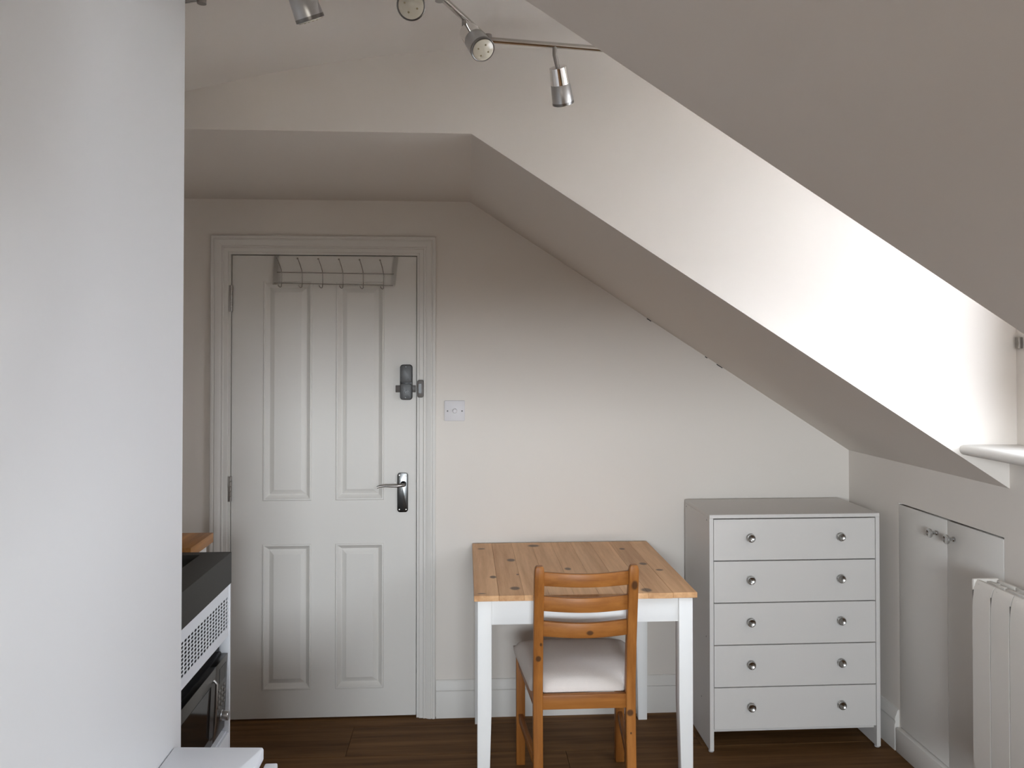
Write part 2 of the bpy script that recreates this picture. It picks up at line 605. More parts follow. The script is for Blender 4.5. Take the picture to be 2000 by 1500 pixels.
# lining, and an added dark sheet behind the leaf to keep light out
lin = bmesh.new()
U = [(DX0, 0), (DX0, DZ), (DX1, DZ), (DX1, 0), (LX1 + .003, 0), (LX1 + .003, LZ1 + .0035), (LX0 - .003, LZ1 + .0035), (LX0 - .003, 0)]
link('lining', bm_prism(U, 'Y', YB - .004, YB + .12), 'gloss', door)
box('blackout_sheet', DX0, DX1, LY + .046, LY + .06, -.05, DZ, 'dark', door)

# leaf: a grid with four V-grooved raised panels sunk into it
panels = [(-.853, -.648, .916, 1.842), (-.549, -.346, .914, 1.838), (-.850, -.648, .127, .737), (-.5485, -.346, .122, .733)]
panels = [(-.8515, -.648, .916, 1.840), (-.549, -.346, .916, 1.840), (-.8515, -.648, .125, .735), (-.549, -.346, .125, .735)]
bm = bmesh.new()
xs = [LX0, -.8515, -.648, -.549, -.346, LX1]
zs = [LZ0, .125, .735, .916, 1.840, LZ1]
V = {}
for i, x in enumerate(xs):
    for j, z in enumerate(zs):
        V[i, j] = bm.verts.new((x, LY, z))
for i in range(5):
    for j in range(5):
        if (i in (1, 3)) and (j in (1, 3)):
            continue
        bm.faces.new((V[i, j], V[i + 1, j], V[i + 1, j + 1], V[i, j + 1]))
# edges and back
B = {}
for (i, j) in ((0, 0), (5, 0), (5, 5), (0, 5)):
    B[i, j] = bm.verts.new((xs[i], LY + .044, zs[j]))
bm.faces.new((B[0, 0], B[0, 5], B[5, 5], B[5, 0]))
bm.faces.new([V[i, 0] for i in range(6)][::-1] + [B[0, 0], B[5, 0]])
bm.faces.new([V[i, 5] for i in range(6)] + [B[5, 5], B[0, 5]])
bm.faces.new([V[0, j] for j in range(6)] + [B[0, 5], B[0, 0]])
bm.faces.new([V[5, j] for j in range(6)][::-1] + [B[5, 0], B[5, 5]])
leaf = link('leaf', bm, 'gloss', door)
for (x0, x1, z0, z1) in panels:
    bm = bmesh.new()
    steps = [(0, 0), (.003, -.004), (.008, -.004), (.012, .001), (.024, .0135), (.026, .0135), (.044, .0035), (.046, .0025)]
    rings = []
    for d, y in steps:
        rings.append([bm.verts.new(p) for p in ((x0 + d, LY + y, z0 + d), (x1 - d, LY + y, z0 + d), (x1 - d, LY + y, z1 - d),
                                               (x0 + d, LY + y, z1 - d))])
    for a, c in zip(rings, rings[1:]):
        for q in range(4):
            bm.faces.new((a[q], a[(q + 1) % 4], c[(q + 1) % 4], c[q]))
    bm.faces.new(rings[-1])
    link('door_panel', bm, 'gloss', leaf)

# moulded architrave, mitred
arch = [(0, 0), (0, -.019), (.004, -.022), (.012, -.022), (.014, -.0185), (.0175, -.0185), (.0195, -.021), (.030, -.019), (.043, -.0125),
        (.046, -.0145), (.050, -.0145), (.053, -.010), (.068, -.009), (.070, -.007), (.070, 0)]
AX0, AX1, AZ1 = -1.064, -.1275, 2.031
bm = bmesh.new()
rings = []
for d, y in arch:
    rings.append([bm.verts.new(p) for p in ((AX0 + d, YB + y, 0), (AX0 + d, YB + y, AZ1 - d), (AX1 - d, YB + y, AZ1 - d), (AX1 - d, YB + y, 0))])
for a, c in zip(rings, rings[1:]):
    for q in range(3):
        bm.faces.new((a[q], a[q + 1], c[q + 1], c[q]))
bm.faces.new([r_[0] for r_ in rings])
bm.faces.new([r_[3] for r_ in rings][::-1])
link('architrave', bm, 'gloss', door, smooth=True, angle=20)

# hinges
for z0, z1 in ((1.711, 1.822), (.917, 1.022)):
    h = box('hinge', LX0 - .0105, LX0 - .0035, YB - .0065, YB - .003, z0, z1, 'steel', door, .001)
    bmk = None
    nk = 5
    for q in range(nk):
        za = z0 + (z1 - z0) * q / nk + .0008
        zb = z0 + (z1 - z0) * (q + 1) / nk - .0008
        tube('knuckle', [(LX0 - .0012, LY - .0065, za), (LX0 - .0012, LY - .0065, zb)], .0055, 'steel', h, seg=10)

# lever handle on a long back plate
plate = prism('handle_plate', rounded_rect(-.290, -.2445, .864, 1.031, .012), 'Y', LY - .008, LY, 'pewter', door, bevel=.0018)
lathe('lever_rose', [(0, 0), (0, .0125), (.006, .0125), (.010, .009), (.034, .0085), (.036, 0)], (-.264, LY - .008, .984), (0, -1, 0),
      'pewter', plate)
tube('lever', [(-.258, LY - .041, .9840), (-.268, LY - .045, .9835), (-.285, LY - .046, .9815), (-.31, LY - .046, .9815), (-.335, LY - .045, .9825),
               (-.355, LY - .045, .981), (-.371, LY - .047, .976)], .0075, 'steel', plate, seg=12, r_end=.0050)
for x, z in ((-.281, 1.020), (-.253, 1.020), (-.281, .875), (-.253, .875)):
    lathe('screw', [(0, 0), (0, .0032), (.001, .0028), (.0016, 0)], (x, LY - .008, z), (0, -1, 0), 'chrome', plate, seg=10)
box('latch_plate', LX1 + .0002, LX1 + .0028, LY - .0015, LY + .01, .958, .990, 'black', door)

# push-button night latch and its keep
lk = prism('latch_lock', rounded_rect(-.279, -.2262, 1.339, 1.489, .013), 'Y', LY - .012, LY, 'black', door, bevel=.002)
prism('lock_cover', rounded_rect(-.2765, -.2295, 1.412, 1.4865, .011), 'Y', LY - .030, LY - .012, 'lockgrey', lk, bevel=.003)
prism('lock_body', rounded_rect(-.2765, -.2295, 1.3415, 1.409, .011), 'Y', LY - .030, LY - .012, 'lockgrey', lk, bevel=.003)
for x, z in ((-.254, 1.479), (-.255, 1.349)):
    lathe('screw', [(0, 0), (0, .0035), (.001, .003), (.0012, 0)], (x, LY - .030, z), (0, -1, 0), 'black', lk, seg=10)
for x, z in ((-.259, 1.379), (-.251, 1.3805), (-.243, 1.377), (-.256, 1.370)):
    lathe('button', [(0, 0), (0, .0026), (.0015, .0022), (.002, 0)], (x, LY - .030, z), (0, -1, 0), 'pewter', lk, seg=10)
box('latch_case', -.298, -.213, LY - .010, LY, 1.371, 1.401, 'bronze', lk, .002)
kp = prism('latch_keep', rounded_rect(-.2045, -.1785, 1.350, 1.424, .008), 'Y', YB - .034, YB - .004, 'bronze', door, bevel=.002)
box('keep_slot', -.1985, -.1875, YB - .0352, YB - .033, 1.369, 1.408, 'black', kp)

# ================================================================== OVER-DOOR HOOK RACK
rack = thing('hook_rack', (-.55, LY, 1.95), 'chromed wire over-door rack with six hooks at the top of the door', 'hook rack')
for xt, xb in ((-.797, -.803), (-.298, -.310)):
    bm = bmesh.new()
    w = .0095
    path = [(xt, LY + .03, LZ1 + .0022), (xt, LY - .0035, LZ1 + .0022), (xt, LY - .0045, LZ1 - .004), (xb, LY - .010, 1.826)]
    ra = [bm.verts.new((p[0] - w, p[1], p[2])) for p in path]
    rb = [bm.verts.new((p[0] + w, p[1], p[2])) for p in path]
    fs = [bm.faces.new((ra[q], rb[q], rb[q + 1], ra[q + 1])) for q in range(3)]
    bmesh.ops.solidify(bm, geom=fs, thickness=.0014)
    link('strap', bm, 'strapmetal', rack)
tube('wire', [(-.793, LY - .016, 1.877), (-.305, LY - .016, 1.872)], .0019, 'wire', rack, seg=8)
tube('wire', [(-.806, LY - .016, 1.832), (-.309, LY - .016, 1.823)], .0019, 'wire', rack, seg=8)
for q in range(6):
    t = q / 5
    x = -.772 + t * .424
    zo = -.006 * t
    pts = [(x - .010, LY - .066, 1.930 + zo), (x - .009, LY - .060, 1.927 + zo), (x - .004, LY - .040, 1.905 + zo), (x - .001, LY - .024, 1.885 + zo),
           (x, LY - .019, 1.868 + zo), (x, LY - .019, 1.845 + zo), (x, LY - .020, 1.828 + zo), (x, LY - .026, 1.816 + zo), (x - .003, LY - .034, 1.812 + zo),
           (x - .008, LY - .041, 1.816 + zo), (x - .011, LY - .043, 1.824 + zo)]
    hk = tube('hook', pts, .0019, 'wire', rack, seg=8)
    lathe('hook_tip', [(-.004, 0), (-.003, .003), (0, .004), (.003, .003), (.004, 0)], pts[0], (0, -1, .3), 'wire', hk, seg=10)

# ================================================================== LIGHT SWITCH
sw = thing('dimmer_switch', (-.048, YB, 1.2925), 'white square dimmer switch on the wall right of the door', 'light switch')
prism('switch_plate', rounded_rect(-.0915, -.0045, 1.249, 1.336, .004, 3), 'Y', YB - .009, YB, 'plastic', sw, bevel=.002)
lathe('dimmer_knob', [(0, 0), (0, .0105), (.002, .0105), (.003, .0095), (.014, .0088), (.016, .0075), (.016, 0)], (-.047, YB - .009, 1.2925),
      (0, -1, 0), 'plastic', sw)
for x in (-.078, -.0165):
    lathe('screw', [(0, 0), (0, .0034), (.0008, .003), (.001, 0)], (x, YB - .009, 1.2915), (0, -1, 0), 'bronze', sw, seg=10)

# ================================================================== SPOTLIGHT RAIL
lamp = thing('spotlight_rail', (-.2, 1.70, 2.42), 'zigzag chrome ceiling rail carrying adjustable cylinder spotlights', 'ceiling light')
J = [(0.5596, 2.1763, 2.370), (0.0582, 2.1055, 2.370), (-0.0623, 1.8199, 2.355), (-0.335, 1.585, 2.340), (-0.5764, 1.7466, 2.303), (-0.672, 1.749, 2.286)]
for a, c in zip(J, J[1:]):
    tube('rail', [a, c], .0080, 'rail', lamp, seg=14)
for p in J[1:-1]:
    lathe('rail_joint', [(-.014, 0), (-.014, .010), (.014, .010), (.014, 0)], p, (0, 0, 1), 'steel', lamp, seg=16)
lathe('ceiling_rose', [(0, 0), (0, .05), (-.018, .05), (-.022, .046), (-.022, 0)], (-.2, 1.70, 2.419), (0, 0, 1), 'chrome', lamp, seg=32)
tube('stem', [(-.2, 1.70, 2.40), (-.2, 1.7015, 2.348)], .006, 'chrome', lamp)
tube('stem', [(.46, 2.1622, 2.446), (.46, 2.1622, 2.37)], .005, 'chrome', lamp)


def spot(lens, axis, anchor):
    """lens = centre of the lens, axis = the way it points, anchor = point on the rail."""
    ax = Vector(axis).normalized()
    ln = .100
    back = Vector(lens) - ax * ln
    head = lathe('spot_head', [(0, 0), (0, .0225), (.001, .0240), (.046, .0268), (.0465, 0)], back, ax, 'chrome', lamp, seg=32)
    lathe('spot_sleeve', [(.046, 0), (.0462, .0266), (.047, .0272), (.094, .0300), (.0945, .0285), (.0945, 0)],
          back, ax, 'satin', head, seg=32)
    lathe('spot_lens', [(.0960, 0), (.0960, .0262), (.1025, .0266), (.104, .0245), (.1045, 0)], back, ax, 'lens', head, seg=32)
    lathe('lens_rim', [(.0940, .0285), (.0940, .0302), (.1010, .0304), (.1020, .0290), (.1010, .0268), (.0940, .0268)], back, ax, 'rim', head, seg=32)
    u = ax.orthogonal().normalized()
    w = ax.cross(u)
    for q in range(4):
        a = R(20 + 90 * q)
        c = back + ax * .1045 + (u * math.cos(a) + w * math.sin(a)) * .014
        lathe('led_chip', [(-.0005, 0), (-.0005, .0024), (.0006, .002), (.0007, 0)], c, ax, 'led', head, seg=10)
    tgt = back + ax * .010
    A_ = Vector(anchor)
    tube('spot_post', [A_, Vector((A_.x, A_.y, A_.z - .026)), tgt], .0062, 'steel', head, seg=12)


def on_rail(i, t):
    a, c = Vector(J[i]), Vector(J[i + 1])
    return a + (c - a) * t


def seg_at(i, y=None, x=None):
    a, c = Vector(J[i]), Vector(J[i + 1])
    t = (y - a.y) / (c.y - a.y) if y is not None else (x - a.x) / (c.x - a.x)
    return a + (c - a) * t


spot((.2725, 2.195, 2.232), (.21, .50, -.84), seg_at(0, x=.2412))
spot((.0401, 1.900, 2.2626), (.34, -.63, -.68), seg_at(1, y=1.955))
spot((-.1165, 1.665, 2.260), (.02, -.915, -.40), seg_at(2, x=-.118))
spot((-.3235, 1.650, 2.2191), (.30, .42, -.85), seg_at(2, x=-.325))

# ================================================================== TABLE
tab = thing('dining_table', (.398, 2.97, 0), 'square table with oiled pine top and white legs against the back wall', 'table')
TX0, TX1, TY0, TY1, TZ = .0265, .7715, 2.600, 3.340, .735
off = Vector(tab.location)
kn = [(0.1743, 3.0552, .016, .022), (0.0971, 2.8237, .012, .018), (0.1669, 2.6815, .017, .020), (0.2812, 3.2827, .024, .020), (0.0632, 3.2424, .016, .010),
      (0.6723, 2.9729, .015, .018), (0.7132, 2.8833, .014, .012), (0.6077, 2.6363, .018, .022), (0.0528, 2.6284, .015, .006), (0.3775, 2.9171, .012, .018),
      (0.6389, 3.2088, .012, .014), (0.1868, 2.8519, .005, .008)]
pine_top = wood('oiled_pine', (0.50, 0.255, 0.110), (0.76, 0.455, 0.235), 'Y', fine=46, rough=0.45, spec=.35, ref=tab, per_object=0.05,
                knots=[(x - off.x, y - off.y, TZ, rx, ry, .05) for x, y, rx, ry in kn], knot_col=(.085, .050, .030), bump=.06)
nb = 9
for q in range(nb):
    a = TX0 + (TX1 - TX0) * q / nb
    c = TX0 + (TX1 - TX0) * (q + 1) / nb
    box('board', a + .00015, c - .00015, TY0, TY1, TZ - .0185, TZ, pine_top, tab, .0016 if q in (0, nb - 1) else .0007, 1)
LEGW = .047


def table_leg(x0, y0, ix, iy):
    x1, y1_ = x0 + LEGW, y0 + LEGW
    tp = .010
    bm = bmesh.new()
    lv = []
    for z, t_ in ((TZ - .0187, 0), (.36, 0), (0.0, 1)):
        xa, xb, ya, yb = x0, x1, y0, y1_
        if ix > 0:
            xb -= tp * t_
        else:
            xa += tp * t_
        if iy > 0:
            yb -= tp * t_
        else:
            ya += tp * t_
        lv.append([bm.verts.new(p) for p in ((xa, ya, z), (xb, ya, z), (xb, yb, z), (xa, yb, z))])
    for a, c in zip(lv, lv[1:]):
        for q in range(4):
            bm.faces.new((a[q], a[(q + 1) % 4], c[(q + 1) % 4], c[q]))
    bm.faces.new(lv[0])
    bm.faces.new(lv[-1][::-1])
    bmesh.ops.recalc_face_normals(bm, faces=bm.faces)
    es = [ed for ed in bm.edges if ed.calc_face_angle(0) > R(40)]
    bmesh.ops.bevel(bm, geom=es, offset=.002, segments=2, profile=.5, affect='EDGES')
    link('leg', bm, 'tablewhite', tab, smooth=True)


lx0, lx1, ly0, ly1 = .0385, .7595 - LEGW, 2.614, 3.326 - LEGW
for x, ix in ((lx0, 1), (lx1, -1)):
    for y, iy in ((ly0, 1), (ly1, -1)):
        table_leg(x, y, ix, iy)
za, zb = .632, TZ - .0187
box('apron', lx0 + LEGW, lx1, ly0 + .010, ly0 + .030, za, zb, 'tablewhite', tab, .0015)
box('apron', lx0 + LEGW, lx1, ly1 + LEGW - .030, ly1 + LEGW - .010, za, zb, 'tablewhite', tab, .0015)
box('apron', lx0 + .010, lx0 + .030, ly0 + LEGW, ly1, za, zb, 'tablewhite', tab, .0015)
box('apron', lx1 + LEGW - .030, lx1 + LEGW - .010, ly0 + LEGW, ly1, za, zb, 'tablewhite', tab, .0015)

# ================================================================== CHAIR
ch = thing('dining_chair', (.39, 2.75, 0), 'pine ladder-back chair with beige padded seat pushed under the table', 'chair')
off = Vector(ch.location)
ck = [(.5365, 2.507, .7936, .011, .05, .017), (.5306, 2.535, .3699, .011, .05, .011), (.2322, 2.53, .553, .009, .05, .010), (.3952, 2.52, .640, .012, .05, .008),
      (.5330, 2.54, .305, .003, .05, .004), (.240, 2.53, .60, .004, .05, .006)]
CD, CL = (0.20, 0.064, 0.011), (0.40, 0.155, 0.034)
ckn = [(x - off.x, y - off.y, z, a, b_, c) for x, y, z, a, b_, c in ck]
pine_z = wood('lacquered_pine_upright', CD, CL, 'Z', fine=52, rough=.42, spec=.3, ref=ch, knots=ckn, bump=.05)
pine_x = wood('lacquered_pine_rail', CD, CL, 'X', fine=52, rough=.42, spec=.3, ref=ch, knots=ckn, bump=.05)
pine_y = wood('lacquered_pine_side', CD, CL, 'Y', fine=52, rough=.42, spec=.3, ref=ch, bump=.05)


def post_y(z):
    """Centre line of the rear post, leaning back above the seat."""
    pts = [(0, 2.530), (.30, 2.553), (.45, 2.556), (.60, 2.541), (.75, 2.517), (.87, 2.494)]
    for (a, ya), (c, yc) in zip(pts, pts[1:]):
        if z <= c:
            return ya + (yc - ya) * (z - a) / (c - a)
    return pts[-1][1]


def rear_post(x0, x1):
    zz = [0, .10, .20, .30, .38, .45, .52, .60, .68, .75, .81, .84, .853, .858]
    bm = bmesh.new()
    lv = []
    for z in zz:
        d = .017 if z < .84 else (.015 if z < .85 else .010)
        e_ = 0 if z < .85 else (.002 if z < .855 else .006)
        y = post_y(z)
        lv.append([bm.verts.new(p) for p in ((x0 + e_, y - d, z), (x1 - e_, y - d, z), (x1 - e_, y + d, z), (x0 + e_, y + d, z))])
    for a, c in zip(lv, lv[1:]):
        for q in range(4):
            bm.faces.new((a[q], a[(q + 1) % 4], c[(q + 1) % 4], c[q]))
    bm.faces.new(lv[0][::-1])
    bm.faces.new(lv[-1])
    bmesh.ops.recalc_face_normals(bm, faces=bm.faces)
    es = [ed for ed in bm.edges if abs(ed.verts[0].co.z - ed.verts[1].co.z) > 1e-4 and ed.calc_face_angle(0) > R(50)]
    bmesh.ops.bevel(bm, geom=es, offset=.004, segments=3, profile=.5, affect='EDGES')
    return link('rear_leg', bm, pine_z, ch, smooth=True, angle=40)


PX = (.2165, .2480, .5185, .5500)
rear_post(PX[0], PX[1])
rear_post(PX[2], PX[3])
for z0, z1 in ((.792, .836), (.708, .756), (.623, .672)):
    bm = bmesh.new()
    ns = 16
    lv = []
    for q in range(ns + 1):
        t = q / ns
        x = PX[1] - .004 + (PX[2] - PX[1] + .008) * t
        bow_ = .026 * math.sin(math.pi * t)
        th = .0085
        lv.append([bm.verts.new((x, post_y((z0 + z1) / 2) + s_ * th + .006 - bow_, z)) for s_, z in
                   ((-1, z0), (1, z0), (1, z1 - .002 * math.sin(math.pi * t)), (-1, z1 - .002 * math.sin(math.pi * t)))])
    for a, c in zip(lv, lv[1:]):
        for q in range(4):
            bm.faces.new((a[q], a[(q + 1) % 4], c[(q + 1) % 4], c[q]))
    bm.faces.new(lv[0][::-1])
    bm.faces.new(lv[-1])
    bmesh.ops.recalc_face_normals(bm, faces=bm.faces)
    es = [ed for ed in bm.edges if abs(ed.verts[0].co.x - ed.verts[1].co.x) > 1e-3 and ed.calc_face_angle(0) > R(50)]
    bmesh.ops.bevel(bm, geom=es, offset=.003, segments=2, profile=.5, affect='EDGES')
    link('back_slat', bm, pine_x, ch, smooth=True, angle=40)
# front legs
FX = (.1885, .2215, .5625, .5955)
for a, c in ((FX[0], FX[1]), (FX[2], FX[3])):
    box('front_leg', a, c, 2.950, 2.983, 0, .405, pine_z, ch, .003)


def bar(name, p0, p1, w, h, mat, parent):
    """Horizontal bar from p0 to p1 (centre points), w wide, h high."""
    p0, p1 = Vector(p0), Vector(p1)
    d = (p1 - p0).normalized()
    s = Vector((d.y, -d.x, 0)).normalized() * (w / 2)
    u = Vector((0, 0, h / 2))
    bm = bmesh.new()
    A_ = [bm.verts.new(p0 + a) for a in (-s - u, s - u, s + u, -s + u)]
    B_ = [bm.verts.new(p1 + a) for a in (-s - u, s - u, s + u, -s + u)]
    for q in range(4):
        bm.faces.new((A_[q], A_[(q + 1) % 4], B_[(q + 1) % 4], B_[q]))
    bm.faces.new(A_[::-1])
    bm.faces.new(B_)
    bmesh.ops.recalc_face_normals(bm, faces=bm.faces)
    bmesh.ops.bevel(bm, geom=list(bm.edges), offset=.002, segments=2, profile=.5, affect='EDGES')
    return link(name, bm, mat, parent, smooth=True)


bar('seat_rail', (PX[1] - .003, 2.556, .405), (PX[2] + .003, 2.556, .405), .020, .046, pine_x, ch)
bar('seat_rail', (FX[1] - .003, 2.966, .385), (FX[2] + .003, 2.966, .385), .020, .040, pine_x, ch)
bar('seat_rail', (.234, 2.566, .390), (.206, 2.955, .385), .020, .040, pine_y, ch)
bar('seat_rail', (.533, 2.566, .390), (.578, 2.955, .385), .020, .040, pine_y, ch)
bar('stretcher', (.233, 2.555, .190), (.205, 2.955, .175), .016, .030, pine_y, ch)
bar('stretcher', (.534, 2.555, .190), (.579, 2.955, .175), .016, .030, pine_y, ch)
# padded seat: narrow between the posts, wide at the front
bm = bmesh.new()
N = 22
grid = []
for j in range(N + 1):
    v = j / N
    rowv = []
    y = 2.566 + v * (2.985 - 2.566)
    wl = .2515 + (.1790 - .2515) * min(1, max(0, (v - .03) / .14)) * .45 + (.1790 - .2515) * .55 * v
    wr = .5155 + (.6080 - .5155) * min(1, max(0, (v - .03) / .14)) * .45 + (.6080 - .5155) * .55 * v
    for i in range(N + 1):
        u_ = i / N
        a, c = abs(2 * u_ - 1), abs(2 * v - 1)
        crown = ((1 - a ** 5) * (1 - c ** 5))
        z = .432 + .042 * (max(crown, 0) ** .42) + .006 * math.sin(math.pi * u_) * math.sin(math.pi * v)
        if v > .12:
            z -= .0
        rowv.append(bm.verts.new((wl + (wr - wl) * u_, y, z)))
    grid.append(rowv)
for j in range(N):
    for i in range(N):
        bm.faces.new((grid[j][i], grid[j][i + 1], grid[j + 1][i + 1], grid[j + 1][i]))
ring = [grid[0][i] for i in range(N)] + [grid[j][N] for j in range(N)] + [grid[N][i] for i in range(N, 0, -1)] + [grid[j][0] for j in range(N, 0, -1)]
cx, cy = .388, 2.775
low = [bm.verts.new((cx + (v_.co.x - cx) * .985, cy + (v_.co.y - cy) * .992, .4065 if v_.co.y > 2.60 else .4285)) for v_ in ring]
for q in range(len(ring)):
    q2 = (q + 1) % len(ring)
    bm.faces.new((ring[q2], ring[q], low[q], low[q2]))
bm.faces.new(low)
link('seat_cushion', bm, 'fabric', ch, smooth=True, angle=80)

# ================================================================== CHEST OF DRAWERS
cst = thing('chest_of_drawers', (1.274, 3.17, 0), 'white five-drawer chest with round metal knobs in the corner', 'chest of drawers')
QX0, QX1, QY0, QY1, QZ = .9375, 1.6125, 3.000, 3.340, .911
box('side_panel', QX0, QX0 + .0155, QY0, QY1, .006, QZ - .0145, 'laminate', cst, .0006, 1)
box('side_panel', QX1 - .0155, QX1, QY0, QY1, .006, QZ - .0145, 'laminate', cst, .0006, 1)
box('top_panel', QX0, QX1, QY0 - .001, QY1, QZ - .0143, QZ, 'laminate', cst, .0012, 1)
box('back_panel', QX0 + .016, QX1 - .016, QY1 - .006, QY1 - .002, .05, QZ - .016, 'laminate', cst)
box('bottom_panel', QX0 + .016, QX1 - .016, QY0 + .022, QY1 - .008, .070, .084, 'laminate', cst)
dh = (.8945 - .085) / 5
first = None
for q in range(5):
    z0 = .085 + dh * q
    d = box('drawer', QX0 + .0175, QX1 - .0175, QY0 + .001, QY0 + .017, z0 + .0020, z0 + dh - .0020, 'laminate', cst, .0008, 1)
    box('drawer_box', QX0 + .03, QX1 - .03, QY0 + .017, QY1 - .02, z0 + .012, z0 + dh - .03, 'laminate', d)
    for x in (1.0945, 1.4505):
        lathe('knob', knob_prof, (x, QY0 + .001, z0 + dh * .565), (0, -1, 0), 'knob', d, seg=24)
for x in (QX0 + .008, QX1 - .008):
    for y in (QY0 + .014, QY1 - .02):
        lathe('foot', [(0, 0), (0, .010), (.005, .010), (.0065, .007), (.0065, 0)], (x, y, 0), (0, 0, 1), 'rubber', cst, seg=14)
for x, y, z in ((QX0, 3.035, .885), (QX0, 3.318, .885), (QX0, 3.045, .43), (QX0, 3.11, .17)):
    lathe('fixing_hole', [(0, 0), (0, .0032), (.0006, .003), (.0008, 0)], (x + .0002, y, z), (-1, 0, 0), 'lockgrey', cst, seg=10)

# ================================================================== RADIATOR
rad = thing('radiator', (1.55, 1.98, .30), 'white sectioned electric radiator under the window sill', 'radiator')
RZ0, RZ1, RX0, RX1 = .300, .858, 1.500, 1.588
front = [(RX0 + .006, RZ0), (RX0, RZ0 + .03), (RX0, .760), (RX0 + .0015, .800), (RX0 + .005, .830), (RX0 + .010, .848), (RX0 + .016, RZ1), (RX0 + .024, RZ1),
         (RX0 + .017, .838), (RX0 + .010, .800), (RX0 + .010, RZ0)]
ys = 2.2675
box('end_panel', RX0 + .006, RX1 - .002, ys, ys + .011, RZ0, RZ1 + .002, 'radiator', rad, .004)
for q in range(7):
    b0, b1 = ys - .08 * (q + 1) + .0017, ys - .08 * q - .0017
    s_ = prism('section', front, 'Y', b0, b1, 'radiator', rad, smooth=True, angle=30)
    box('groove_shade', RX0 + .0030, RX0 + .03, b1 + .0002, b1 + .0032, RZ0 + .03, RZ1 - .030, 'shadedark', s_)  # dark strip standing in for the shade between sections
    box('core', RX0 + .044, RX0 + .056, b0 + .0002, b1 - .004, RZ0 + .01, RZ1 - .003, 'radiator', s_, .002)
    box('web', RX0 + .010, RX1 - .010, (b0 + b1) / 2 + .022, (b0 + b1) / 2 + .027, RZ0 + .01, RZ1 - .008, 'radiator', s_)
    box('rear_fin', RX1 - .012, RX1 - .002, b0, b1, RZ0, RZ1 - .001, 'radiator', s_, .003)
    box('inner_web', RX0 + .0095, RX1 - .010, b0 + .0002, b1 - .0002, RZ0 + .03, RZ1 - .045, 'radiator', s_)
box('wall_bracket', RX1 - .004, XK + .001, 2.14, 2.17, .70, .73, 'radiator', rad)
box('wall_bracket', RX1 - .004, XK + .001, 1.80, 1.83, .70, .73, 'radiator', rad)

# ================================================================== MINI KITCHEN UNIT
kit = thing('kitchen_unit', (-1.1, 2.2, 0), 'white metal mini kitchen with dark sink top and perforated front panel', 'kitchen unit')
KX, KY0, KY1 = -.750, 1.74, 2.588
KXB = XL + .002
# dark top as a frame around the sink bowl
SX0, SX1, SY0, SY1 = -1.32, -.838, 1.90, 2.549
bm = bmesh.new()
o_t = [bm.verts.new(p) for p in ((KXB, KY0, .895), (KX, KY0, .895), (KX, KY1, .895), (KXB, KY1, .895))]
i_t = [bm.verts.new(p) for p in ((SX0, SY0, .895), (SX1, SY0, .895), (SX1, SY1, .895), (SX0, SY1, .895))]
i_b = [bm.verts.new((v_.co.x, v_.co.y, .740)) for v_ in i_t]
o_b = [bm.verts.new((v_.co.x, v_.co.y, .7965)) for v_ in o_t]
for q in range(4):
    q2 = (q + 1) % 4
    bm.faces.new((o_t[q], o_t[q2], i_t[q2], i_t[q]))
    bm.faces.new((i_t[q], i_t[q2], i_b[q2], i_b[q]))
    bm.faces.new((o_t[q2], o_t[q], o_b[q], o_b[q2]))
bm.faces.new(i_b)
es = [ed for ed in bm.edges if all(v_ in o_t for v_ in ed.verts) or all(v_ in (o_t[q], o_b[q]) for q in (1, 2) for v_ in ed.verts)]
es += [ed for ed in bm.edges if {ed.verts[0], ed.verts[1]} in ({o_t[1], o_b[1]}, {o_t[2], o_b[2]}) and ed not in es]
bmesh.ops.recalc_face_normals(bm, faces=bm.faces)
bmesh.ops.bevel(bm, geom=list(set(es)), offset=.0025, segments=2, profile=.5, affect='EDGES')
top = link('sink_top', bm, 'slate', kit, smooth=True)
box('sink_bowl', SX0 + .001, SX1 - .001, SY0 + .001, SY1 - .001, .741, .747, 'blackgloss', top)
# perforated panel: horizontal slots cut through
PZ0, PZ1, PY1 = .633, .7930, 2.577
pitch_y, pitch_z, ncol, nrow = .0262, .01075, 30, 9
py_end = PY1 - .012
slot_top = .7600
bm = bmesh.new()
px = KX - .004


def vert(y, z, cache={}):
    kq = (round(y, 5), round(z, 5))
    if kq not in cache:
        cache[kq] = bm.verts.new((px, y, z))
    return cache[kq]


y_first = py_end - ncol * pitch_y
z_bot = slot_top - nrow * pitch_z
for c in range(ncol):
    for r_ in range(nrow):
        ya, yb = y_first + c * pitch_y, y_first + (c + 1) * pitch_y
        za_, zb_ = z_bot + r_ * pitch_z, z_bot + (r_ + 1) * pitch_z
        ycn, zcn = (ya + yb) / 2, (za_ + zb_) / 2
        hw, hh = .0096, .0039
        inner = [(ycn - hw, zcn - hh * .4), (ycn - hw * .7, zcn - hh), (ycn + hw * .7, zcn - hh), (ycn + hw, zcn - hh * .4),
                 (ycn + hw, zcn + hh * .4), (ycn + hw * .7, zcn + hh), (ycn - hw * .7, zcn + hh), (ycn - hw, zcn + hh * .4)]
        I = [bm.verts.new((px, *p)) for p in inner]
        a, b_, c_, d_ = vert(ya, za_), vert(yb, za_), vert(yb, zb_), vert(ya, zb_)
        bm.faces.new((a, b_, I[2], I[1]))
        bm.faces.new((b_, I[3], I[2]))
        bm.faces.new((b_, c_, I[4], I[3]))
        bm.faces.new((c_, I[5], I[4]))
        bm.faces.new((c_, d_, I[6], I[5]))
        bm.faces.new((d_, I[7], I[6]))
        bm.faces.new((d_, a, I[0], I[7]))
        bm.faces.new((a, I[1], I[0]))
yl = [y_first + c * pitch_y for c in range(ncol + 1)]
zl = [z_bot + r_ * pitch_z for r_ in range(nrow + 1)]
